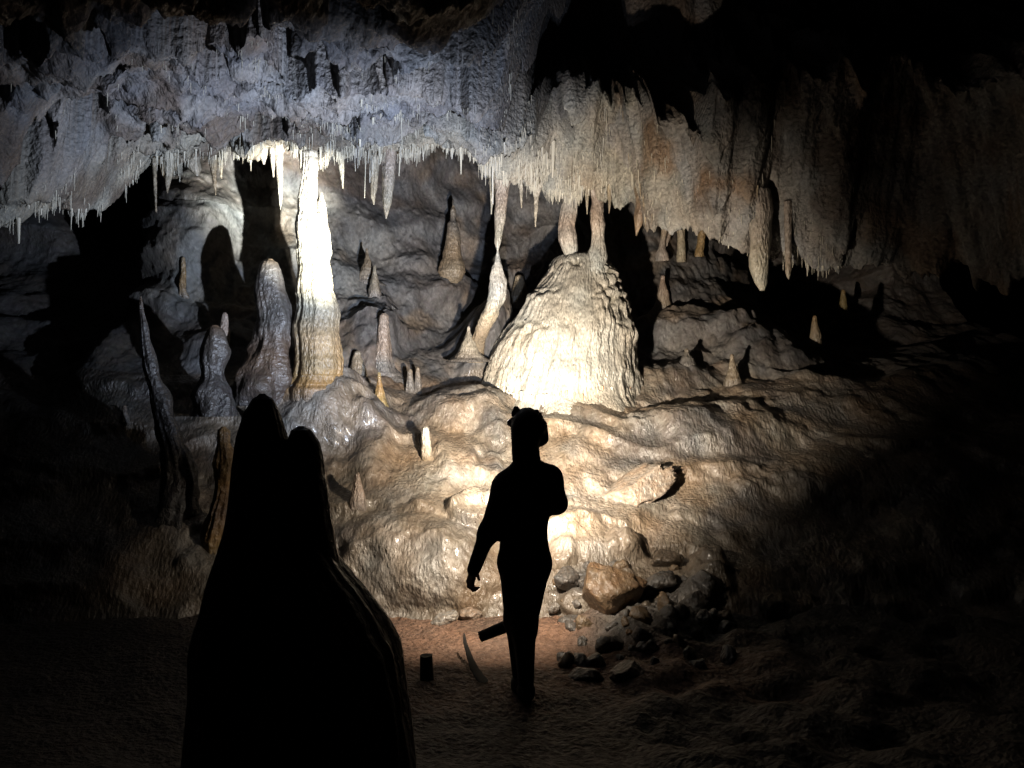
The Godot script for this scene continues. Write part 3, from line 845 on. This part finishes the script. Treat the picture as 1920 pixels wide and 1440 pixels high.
func build_stalagmites() -> void:
	var white := Color(0.60, 0.56, 0.48); var cream := Color(0.46, 0.40, 0.30); var ochre := Color(0.42, 0.26, 0.11); var tan := Color(0.32, 0.25, 0.17); var brown := Color(0.18, 0.12, 0.08); var grey := Color(0.20, 0.185, 0.17); var dark := Color(0.08, 0.075, 0.075); var pinky := Color(0.44, 0.34, 0.27); var olive := Color(0.34, 0.28, 0.12)
	# label, x, top, foot, half width at foot, half width near the tip, colours
	var list := [
		["small orange stalagmite on the grey left wall above the dark hollow", 344, 482, 548, 8, 4, [tan, ochre]],
		["hooked upper tip of the paired stalagmites right of the tall column", 688, 466, 520, 14, 3, [tan, tan]],
		["cream lower tip of the paired stalagmites right of the tall column", 703, 498, 560, 15, 4, [cream, cream, grey]],
		["peach blunt stalagmite with a dark shadow on its left", 720, 588, 690, 20, 9, [pinky, pinky, grey]],
		["squat pale stub near the ochre foot of the tall column", 671, 658, 706, 15, 8, [cream, tan]],
		["wet yellow stalagmite on the slope below the peach one", 711, 698, 775, 17, 4, [olive, ochre, olive]],
		["left half of a pair of pale stubs above the pillow shaped bulge", 769, 692, 735, 8, 5, [tan, grey]],
		["right half of a pair of pale stubs above the pillow shaped bulge", 783, 688, 736, 8, 5, [tan, grey]],
		["little white cone left of the flowstone cone", 879, 612, 662, 17, 3, [white, cream]],
		["thin grey stub between the spindle and the flowstone cone", 934, 590, 625, 8, 4, [tan, tan]],
		["knobby pale lump on the shoulder of the flowstone cone", 973, 516, 566, 17, 8, [cream, tan]],
		["white finger stalagmite upright on the slope left of the person", 799, 800, 866, 13, 7, [white, white, tan]],
		["pinkish stalagmite at the edge of the big foreground stalagmite", 671, 886, 960, 16, 6, [pinky, pinky]],
		["peach pointed stalagmite on the dark ledge right of the cone", 1243, 516, 574, 15, 4, [pinky, pinky, tan]],
		["tiny pale tip with a shadow on its right below the fluted shelf", 1287, 654, 694, 18, 4, [tan, grey]],
		["second pale tip further right below the fluted shelf", 1372, 664, 722, 19, 5, [tan, tan]],
		["faint orange stalagmite in the gloom left of its taller neighbour", 1528, 592, 662, 13, 5, [ochre, tan]],
		["faint orange stalagmite furthest right against the black opening", 1580, 543, 606, 11, 5, [ochre, olive]],
		["tiny white tip poking up beside the foreground stalagmite", 463, 754, 800, 10, 4, [white, tan]],
		["pale lilac finger behind the lumpy stalagmite at left", 421, 586, 668, 13, 6, [pinky, pinky]],
		["pale tip low on the dim left wall", 234, 760, 800, 10, 5, [pinky, grey]]]
	for k in list.size():
		var e = list[k]
		var x: float = e[1]; var t: float = e[2]; var b: float = e[3]; var r: float = e[4]; var s: float = e[5]
		var d := hit(x, b - 6.0) - (0.35 if x > 1500.0 else 0.0) - (0.09 if b < 620.0 else 0.03)
		var h := b - t
		drip("stalagmite", e[0], "stalagmite", "stalagmites growing on the slope and ledges", d,
			[[x, t, s * 0.45], [x, t + h * 0.04, s * 0.8], [x, t + h * 0.2, s], [x + 1, t + h * 0.5, lerpf(s, r, 0.45)], [x, t + h * 0.8, lerpf(s, r, 0.8)], [x, b, r * 1.1, 0.04], [x, b + h * 0.16, r * 1.7, 0.10], [x, b + h * 0.34, r * 2.6, 0.2]],
			e[6] + [grey], {"segs": 26, "rows": 50, "lump": 0.26, "flute": 0.12, "band": 0.07, "seed": 200.0 + k * 5.3})
	# the tiered one on the far wall
	var dj := hit(848, 520) - 0.10
	drip("stalagmite", "tiered stalagmite with a thin tip and a bulbous foot on the far wall", "stalagmite", "", dj,
		[[850, 386, 2], [850, 394, 5], [850, 412, 5], [849, 420, 10], [849, 445, 13], [848, 470, 16], [848, 484, 18], [847, 492, 21], [846, 508, 25], [846, 522, 21], [846, 532, 12]], [tan, grey, tan, tan, tan], {"segs": 40, "rows": 90, "lump": 0.10, "flute": 0.05, "band": 0.06, "seed": 333.0})
	# left of the tall column
	drip("stalagmite", "stout grey stalagmite with a pale cap left of the tall column", "stalagmite", "", 7.9,
		[[505, 486, 6], [506, 492, 14], [508, 505, 18], [508, 540, 22], [508, 580, 27], [505, 620, 33], [500, 655, 38], [494, 700, 42], [488, 760, 50]], [tan, grey, dark.lerp(grey, 0.5), dark.lerp(grey, 0.6), brown, dark], {"segs": 60, "rows": 120, "lump": 0.34, "flute": 0.08, "band": 0.02, "seed": 341.0, "mat": M.rock})
	drip("stalagmite", "lumpy pale stalagmite in half light left of the stout grey one", "stalagmite", "", 7.5,
		[[402, 610, 6], [402, 618, 14], [403, 640, 20], [404, 670, 24], [402, 700, 22], [400, 730, 30], [398, 780, 36]], [brown, dark.lerp(grey, 0.4), dark, dark], {"segs": 48, "rows": 80, "lump": 0.3, "flute": 0.12, "seed": 351.0, "mat": M.rock})
	drip("stalagmite", "wet orange brown stalagmite beside the black foreground silhouette", "stalagmite", "", 6.7,
		[[418, 800, 3], [418, 808, 9], [419, 830, 12], [422, 850, 17], [424, 880, 20], [418, 910, 14], [412, 945, 16], [405, 985, 20], [398, 1010, 20], [392, 1060, 20], [386, 1120, 24], [380, 1200, 30]], [ochre, ochre, ochre, ochre, brown, ochre, olive, brown], {"segs": 48, "rows": 140, "lump": 0.25, "flute": 0.22, "seed": 361.0, "mat": M.rock})
	drip("stalagmite", "slim tapering ridge of dripstone on the dim left side", "stalagmite", "", 6.9,
		[[264, 556, 2], [265, 575, 5], [269, 610, 8], [277, 660, 10], [290, 710, 13], [306, 765, 17], [322, 830, 22], [332, 900, 30], [335, 1000, 40]], [brown, dark, dark, dark, dark], {"segs": 40, "rows": 110, "lump": 0.35, "flute": 0.2, "seed": 371.0, "mat": M.rock})
	# the foreground silhouette: two peaks on one body
	var root := base("stalagmite", at(560, 1640, 3.0))
	tag(root, "huge black twin peaked stalagmite silhouetted in the foreground", "stalagmite")
	var c := []; var r := []
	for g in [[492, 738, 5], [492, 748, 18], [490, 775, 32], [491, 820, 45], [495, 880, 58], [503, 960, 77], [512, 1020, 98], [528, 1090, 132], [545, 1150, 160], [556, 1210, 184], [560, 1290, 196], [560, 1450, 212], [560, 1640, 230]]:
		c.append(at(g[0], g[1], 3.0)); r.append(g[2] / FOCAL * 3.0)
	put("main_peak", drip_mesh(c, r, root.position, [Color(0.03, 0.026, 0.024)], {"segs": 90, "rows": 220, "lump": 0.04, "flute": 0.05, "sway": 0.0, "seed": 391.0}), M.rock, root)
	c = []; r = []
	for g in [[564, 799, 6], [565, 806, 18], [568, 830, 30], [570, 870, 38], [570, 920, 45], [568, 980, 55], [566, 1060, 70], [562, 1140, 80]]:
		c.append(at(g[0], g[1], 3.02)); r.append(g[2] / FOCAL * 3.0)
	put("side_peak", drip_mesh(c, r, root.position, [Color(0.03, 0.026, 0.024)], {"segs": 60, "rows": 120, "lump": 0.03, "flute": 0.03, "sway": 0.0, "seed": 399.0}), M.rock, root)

func build_rocks() -> void:
	var tan := Color(0.30, 0.22, 0.14); var grey := Color(0.17, 0.16, 0.15); var pale := Color(0.42, 0.40, 0.37); var orange := Color(0.36, 0.22, 0.12); var brown := Color(0.14, 0.10, 0.07)
	# label, pixel, distance in front of the rock it lies on, half sizes, turn, colour
	var list := [
		["large tan boulder with an orange face right of the person's knees", 1152, 1118, 0.20, Vector3(0.32, 0.27, 0.28), Vector3(0.2, 0.4, -0.35), tan.lerp(orange, 0.4)],
		["pale tilted slab jutting from the slope right of the person", 1200, 915, 0.06, Vector3(0.46, 0.19, 0.26), Vector3(0.3, 0.2, 0.35), Color(0.38, 0.32, 0.26)],
		["broken white stone at the foot of the slope left of the person", 832, 1158, 0.10, Vector3(0.13, 0.055, 0.08), Vector3(0, 0.3, 0.3), pale],
		["pinkish flat stone touching the broken white stone", 880, 1150, 0.10, Vector3(0.12, 0.06, 0.08), Vector3(0, -0.4, 0.1), orange.lerp(pale, 0.5)],
		["grey stone wedged on the upper left of the large boulder", 1062, 1085, 0.10, Vector3(0.13, 0.09, 0.1), Vector3(0, 0.8, 0.2), grey],
		["flat grey stone right of the large boulder", 1235, 1092, 0.12, Vector3(0.17, 0.09, 0.12), Vector3(0.1, -0.3, 0.3), grey],
		["olive grey hump above the large boulder", 1250, 1050, 0.06, Vector3(0.16, 0.08, 0.12), Vector3(0, 0.2, -0.1), grey.lerp(tan, 0.5)],
		["rounded grey cobble below and left of the large boulder", 1070, 1165, 0.10, Vector3(0.12, 0.07, 0.1), Vector3(0, 1.0, 0), grey],
		["dim grey stone under the large boulder", 1145, 1205, 0.08, Vector3(0.15, 0.07, 0.1), Vector3(0, 0.5, 0), grey],
		["small orange pebble under the large boulder's shadow", 1180, 1186, 0.08, Vector3(0.035, 0.03, 0.03), Vector3.ZERO, orange],
		["dim brown stone lowest of the rubble on the right", 1180, 1262, 0.05, Vector3(0.13, 0.08, 0.1), Vector3(0, 0.3, 0), brown],
		["rough stone at the right end of the rubble", 1305, 1130, 0.10, Vector3(0.14, 0.1, 0.12), Vector3(0, 0.9, 0.2), grey],
		["small pale chip between the person and the large boulder", 1040, 1140, 0.06, Vector3(0.06, 0.04, 0.05), Vector3(0, 0.4, 0.4), pale.lerp(grey, 0.5)],
		["low dark block on the path right of the person's feet", 1100, 1272, -1.0, Vector3(0.14, 0.07, 0.09), Vector3.ZERO, brown]]
	for k in list.size():
		var e = list[k]
		var d := hit(e[1], e[2])
		var p: Vector3
		var fd := floor_hit(e[1], e[2])
		if fd < d: d = fd - (0.16 if k == 0 else 0.0)
		else:
			d -= e[3] * 0.5
		p = at(e[1], e[2], d)
		var o := put("boulder" if k == 0 else ("rock_slab" if k == 1 else "stone"), rock_mesh(e[4], 31.0 + k * 7.7, e[6], 0.17 if k != 1 else 0.24, 34 if k < 2 else 22), M.rock, self, p)
		o.rotation = e[5]
		tag(o, e[0], "boulder" if k == 0 else "rock", "" if k < 2 else "loose stones below the slope")
	var chips := []
	for k in 4: chips.append(rock_mesh(Vector3(0.05, 0.035, 0.045), 400.0 + k * 9.1, [grey, tan, grey, pale.lerp(grey, 0.6)][k], 0.2, 12))
	for k in 60:
		var px := rng.randf_range(1025, 1370)
		var py := rng.randf_range(1060, 1250)
		var p := at(px, py, minf(hit(px, py), floor_hit(px, py)))
		var o := put("stone", chips[k % 4], M.rock, self, p)
		o.rotation = Vector3(rng.randf() * 6, rng.randf() * 6, rng.randf() * 6)
		o.scale = Vector3.ONE * rng.randf_range(0.6, 2.0)
		var where := "wedged against the large boulder"
		if py > 1190.0: where = "lying on the clay below the large boulder"
		elif px < 1090.0: where = "between the person's legs and the large boulder"
		elif px > 1240.0: where = "at the dark right end of the rubble"
		tag(o, "small angular %s stone %s" % [["grey", "tan", "dark grey", "pale"][k % 4], where], "rock", "small rubble right of the person")
	# dark things by the path
	var wood := plain(Color(0.010, 0.008, 0.006), 0.85)
	var pm := CylinderMesh.new()
	pm.top_radius = 0.04; pm.bottom_radius = 0.047; pm.height = 0.20; pm.radial_segments = 14; pm.rings = 3
	var post := put("path_post", pm, wood, self, at(800, 1258, 5.05))
	post.rotation = Vector3(0, 0, 0.03)
	tag(post, "short dark wooden post standing on the path at left", "post")
	var lm := CylinderMesh.new()
	lm.top_radius = 0.034; lm.bottom_radius = 0.044; lm.height = 0.34; lm.radial_segments = 14; lm.rings = 3
	var log_ := put("log", lm, wood, self, at(945, 1176, 5.1))
	log_.rotation = Vector3(0.25, 0, PI / 2 + 0.42)
	tag(log_, "dark log end jutting out left behind the person's shin", "log")
	var c := []; var r := []
	for g in [[870, 1188, 2, 0.55], [872, 1205, 4, 0.45], [880, 1230, 6, 0.30], [890, 1255, 9, 0.15], [905, 1280, 11, 0.0]]:
		var q := at(g[0], g[1], 5.0 + g[3])
		q.y = maxf(q.y, floor_at(q.x, -q.z) + 0.012)
		c.append(q); r.append(g[2] / FOCAL * 5.0)
	var st := put("branch", drip_mesh(c, r, c[0], [Color(0.03, 0.022, 0.016)], {"segs": 12, "rows": 30, "lump": 0.1}), M.rock, self, c[0])
	st.material_override = wood
	tag(st, "thin dark curved branch lying on the clay left of the person", "branch")

func build_person() -> void:
	var root := base("person", Vector3(0.08, 0.0, -4.8))
	tag(root, "person in dark caving clothes seen from behind, left arm hanging, right elbow bent", "person")
	root.position.y = 0.0
	var S := 0.00325
	var L := func(px: float, py: float, z: float) -> Vector3: return Vector3((px - 985.0) * S, (1306.0 - py) * S, z)
	var cloth := plain(Color(0.012, 0.012, 0.014), 0.9)
	var skin := plain(Color(0.25, 0.15, 0.11), 0.6)
	var hairm := plain(Color(0.012, 0.009, 0.007), 0.6)
	var boot := plain(Color(0.012, 0.011, 0.010), 0.7)
	var B := []
	B.append([L.call(965, 930, 0.0), L.call(972, 985, 0.0), 0.112, 0.098])        # trunk, left and right halves
	B.append([L.call(1010, 925, 0.0), L.call(993, 985, 0.0), 0.112, 0.098])
	B.append([L.call(972, 985, 0.0), L.call(971, 1050, 0.02), 0.098, 0.118])
	B.append([L.call(993, 985, 0.0), L.call(996, 1052, 0.02), 0.098, 0.122])
	B.append([L.call(950, 915, 0.0), L.call(1030, 905, 0.0), 0.075, 0.072])      # shoulders
	B.append([L.call(985, 872, 0.0), L.call(950, 902, 0.0), 0.058, 0.056])
	B.append([L.call(990, 872, 0.0), L.call(1028, 892, 0.0), 0.055, 0.060])
	B.append([L.call(986, 890, 0.0), L.call(988, 858, -0.015), 0.066, 0.058])    # neck and collar
	B.append([L.call(968, 1060, 0.0), L.call(968, 1168, -0.03), 0.105, 0.070])   # left leg
	B.append([L.call(968, 1168, -0.03), L.call(976, 1272, -0.02), 0.066, 0.048])
	B.append([L.call(998, 1062, 0.03), L.call(984, 1172, 0.05), 0.108, 0.072])   # right leg
	B.append([L.call(984, 1172, 0.05), L.call(986, 1276, 0.09), 0.068, 0.048])
	B.append([L.call(943, 918, 0.0), L.call(916, 1000, 0.0), 0.064, 0.056])      # left arm, hanging
	B.append([L.call(915, 1000, 0.0), L.call(888, 1072, -0.03), 0.054, 0.042])
	B.append([L.call(1032, 900, 0.0), L.call(1044, 944, 0.03), 0.072, 0.058])    # right arm, bent
	B.append([L.call(1044, 944, 0.03), L.call(1008, 920, -0.26), 0.056, 0.040])
	put("body", nets(B, 0.012, 0.05), cloth, root)
	# boots
	for s in [[975, -0.02], [986, 0.09]]:
		var b: Vector3 = L.call(s[0], 1284, s[1])
		put("boot" if s[0] == 975 else "boot_001", nets([[b, Vector3(b.x, 0.06, b.z), 0.055, 0.052], [Vector3(b.x, 0.05, b.z + 0.01), Vector3(b.x, 0.042, b.z - 0.16), 0.05, 0.042]], 0.01, 0.02), boot, root)
	# head, turned a little to the right and raised
	var hc: Vector3 = L.call(991, 808, -0.02)
	var H := [[hc + Vector3(-0.005, 0.03, 0.02), hc + Vector3(0.005, 0.03, -0.03), 0.088, 0.084], [hc + Vector3(0.01, -0.02, -0.03), hc + Vector3(0.045, -0.075, -0.06), 0.066, 0.036],
		[hc + Vector3(0.03, 0.0, -0.11), hc + Vector3(0.036, -0.022, -0.125), 0.009, 0.013], [hc + Vector3(0.02, -0.05, -0.085), hc + Vector3(0.055, -0.05, -0.08), 0.012, 0.012],
		[hc + Vector3(0.0, -0.06, 0.0), L.call(988, 866, -0.01), 0.056, 0.055], [hc + Vector3(0.082, 0.0, -0.005), hc + Vector3(0.09, -0.03, 0.0), 0.010, 0.009]]
	put("head", nets(H, 0.005, 0.018), skin, root)
	var eye := SphereMesh.new()
	eye.radius = 0.012; eye.height = 0.024; eye.radial_segments = 14; eye.rings = 8
	for s in [-1, 1]:
		put("eye" if s < 0 else "eye_001", eye, plain(Color(0.5, 0.5, 0.48), 0.2), root, hc + Vector3(0.022 + 0.033 * s, 0.008, -0.096 + 0.008 * s))
	var HR := [[hc + Vector3(-0.006, 0.036, 0.03), hc + Vector3(0.008, 0.032, -0.01), 0.098, 0.094], [hc + Vector3(-0.03, 0.0, 0.045), L.call(974, 858, 0.05), 0.078, 0.045],
		[hc + Vector3(0.04, -0.005, 0.03), hc + Vector3(0.065, -0.06, 0.0), 0.07, 0.045], [hc + Vector3(0.0, -0.02, 0.05), L.call(984, 862, 0.06), 0.08, 0.05], [hc + Vector3(0.078, 0.02, 0.0), hc + Vector3(0.088, -0.052, -0.005), 0.040, 0.038], [hc + Vector3(0.0, -0.06, 0.02), L.call(992, 862, 0.03), 0.06, 0.07]]
	for k in 26:                                                         # loose strands
		var a := rng.randf() * TAU
		var q := hc + Vector3(0.09 * cos(a), 0.04 + 0.075 * absf(sin(a)), 0.03)
		HR.append([q, q + Vector3(0.02 * cos(a) + rng.randf_range(-0.012, 0.012), 0.016 * absf(sin(a)), 0.01), 0.008, 0.003])
	put("hair", nets(HR, 0.006, 0.014), hairm, root)
	# head lamp: strap, housing above the brow, lens
	var strap := TorusMesh.new()
	strap.inner_radius = 0.094; strap.outer_radius = 0.108; strap.rings = 40; strap.ring_segments = 8
	var sp := put("lamp_strap", strap, plain(Color(0.02, 0.02, 0.02), 0.8), root, hc + Vector3(0, 0.035, 0.012))
	sp.rotation = Vector3(0.35, 0, 0.15)
	var pack := nets([[L.call(966, 776, 0.0), L.call(968, 768, 0.0), 0.022, 0.018], [L.call(972, 772, 0.0), L.call(966, 780, 0.0), 0.016, 0.02]], 0.004, 0.01)
	put("strap_buckle", pack, plain(Color(0.02, 0.02, 0.02), 0.7), root)
	var local := HEAD_LAMP - root.position
	var dirh := (at(585, 430, 8.0) - HEAD_LAMP).normalized()
	var glow := StandardMaterial3D.new()
	glow.albedo_color = Color(0.9, 0.9, 0.9)
	glow.emission_enabled = true
	glow.emission = Color(0.95, 0.97, 1.0)
	glow.emission_energy_multiplier = 6.0
	var disc := CylinderMesh.new()
	disc.top_radius = 0.020; disc.bottom_radius = 0.020; disc.height = 0.006; disc.radial_segments = 20; disc.rings = 1
	var hous := CylinderMesh.new()
	hous.top_radius = 0.026; hous.bottom_radius = 0.020; hous.height = 0.05; hous.radial_segments = 20; hous.rings = 1
	var turn := Basis(Quaternion(Vector3.UP, dirh))
	var ho := put("lamp_housing", hous, plain(Color(0.03, 0.03, 0.03), 0.5), root)
	ho.transform = Transform3D(turn, local - dirh * 0.042)
	var le := put("lamp_lens", disc, glow, ho)
	le.position = Vector3(0, 0.0285, 0)
	# left hand, relaxed
	var F := []
	var w: Vector3 = L.call(890, 1068, -0.03)
	var t: Vector3 = L.call(882, 1096, -0.035)
	for k in 4:                                                          # palm rays, then three bones to each finger
		var z := -0.03 + 0.019 * k
		var fan := Vector3(0.55 * z, 0, 0.83 * z)
		var kn := t + fan + Vector3(0.0, 0.002 * k, 0)
		F.append([w + fan * 0.5, kn, 0.020, 0.0125])
		var ln: float = [0.040, 0.046, 0.043, 0.033][k]
		var p1 := kn + Vector3(0.002, -ln * 0.85, -0.004)
		var p2 := p1 + Vector3(0.018, -ln * 0.45, -0.014)
		var p3 := p2 + Vector3(0.017, ln * 0.08, -0.012)
		F.append([kn, p1, 0.0095, 0.0088]); F.append([p1, p2, 0.0088, 0.008]); F.append([p2, p3, 0.008, 0.007])
	var th := w + Vector3(0.004, -0.025, -0.03)
	F.append([w, th, 0.016, 0.013]); F.append([th, th + Vector3(0.012, -0.035, -0.022), 0.0115, 0.010]); F.append([th + Vector3(0.012, -0.035, -0.022), th + Vector3(0.020, -0.062, -0.024), 0.010, 0.008])
	put("hand", nets(F, 0.004, 0.007), skin, root)
	# right hand closed round the lamp
	F = []
	var hw: Vector3 = L.call(1008, 920, -0.26)
	var grip := HAND_LAMP - root.position + Vector3(0.0, 0.0, 0.09)       # middle of the lamp's barrel
	var side := (hw - grip).normalized()
	F.append([hw, grip + Vector3(0.034, -0.02, 0.03), 0.036, 0.024])
	for k in 4:
		var z := 0.03 - 0.021 * k
		var kn := grip + Vector3(0.036, 0.004, z)
		F.append([hw.lerp(kn, 0.4), kn, 0.02, 0.011])
		var rr := 0.031
		var prev := kn
		for s in 3:
			var a := 0.75 + 0.85 * (s + 1)
			var q := grip + Vector3(cos(a) * rr, sin(a) * rr, z)
			F.append([prev, q, 0.0095 - 0.0008 * s, 0.009 - 0.0008 * s])
			prev = q
	F.append([hw, grip + Vector3(0.028, -0.026, 0.01), 0.022, 0.012])
	F.append([grip + Vector3(0.028, -0.026, 0.01), grip + Vector3(0.0, -0.034, -0.008), 0.0115, 0.010])
	F.append([grip + Vector3(0.0, -0.034, -0.008), grip + Vector3(-0.022, -0.026, -0.014), 0.010, 0.008])
	put("hand_001", nets(F, 0.004, 0.007), skin, root)
	# the hand lamp itself
	var dirl := (at(1040, 690, 8.4) - HAND_LAMP).normalized()
	var lamp := base("hand_lamp", HAND_LAMP - dirl * 0.19)
	tag(lamp, "small dark hand lamp lit and gripped in front of the person's chest", "torch")
	lamp.basis = Basis(Quaternion(Vector3.UP, dirl))
	var bar := CylinderMesh.new()
	bar.top_radius = 0.019; bar.bottom_radius = 0.019; bar.height = 0.15; bar.radial_segments = 20
	put("barrel", bar, plain(Color(0.02, 0.02, 0.02), 0.4), lamp, Vector3(0, 0.075, 0))
	var hd := CylinderMesh.new()
	hd.top_radius = 0.034; hd.bottom_radius = 0.02; hd.height = 0.035; hd.radial_segments = 24
	var hdn := put("lamp_head", hd, plain(Color(0.02, 0.02, 0.02), 0.4), lamp, Vector3(0, 0.1675, 0))
	var gd := CylinderMesh.new()
	gd.top_radius = 0.029; gd.bottom_radius = 0.029; gd.height = 0.004; gd.radial_segments = 24; gd.rings = 1
	var glow2: StandardMaterial3D = glow.duplicate()
	glow2.emission = Color(1.0, 0.9, 0.78)
	put("lens", gd, glow2, hdn, Vector3(0, 0.0198, 0))
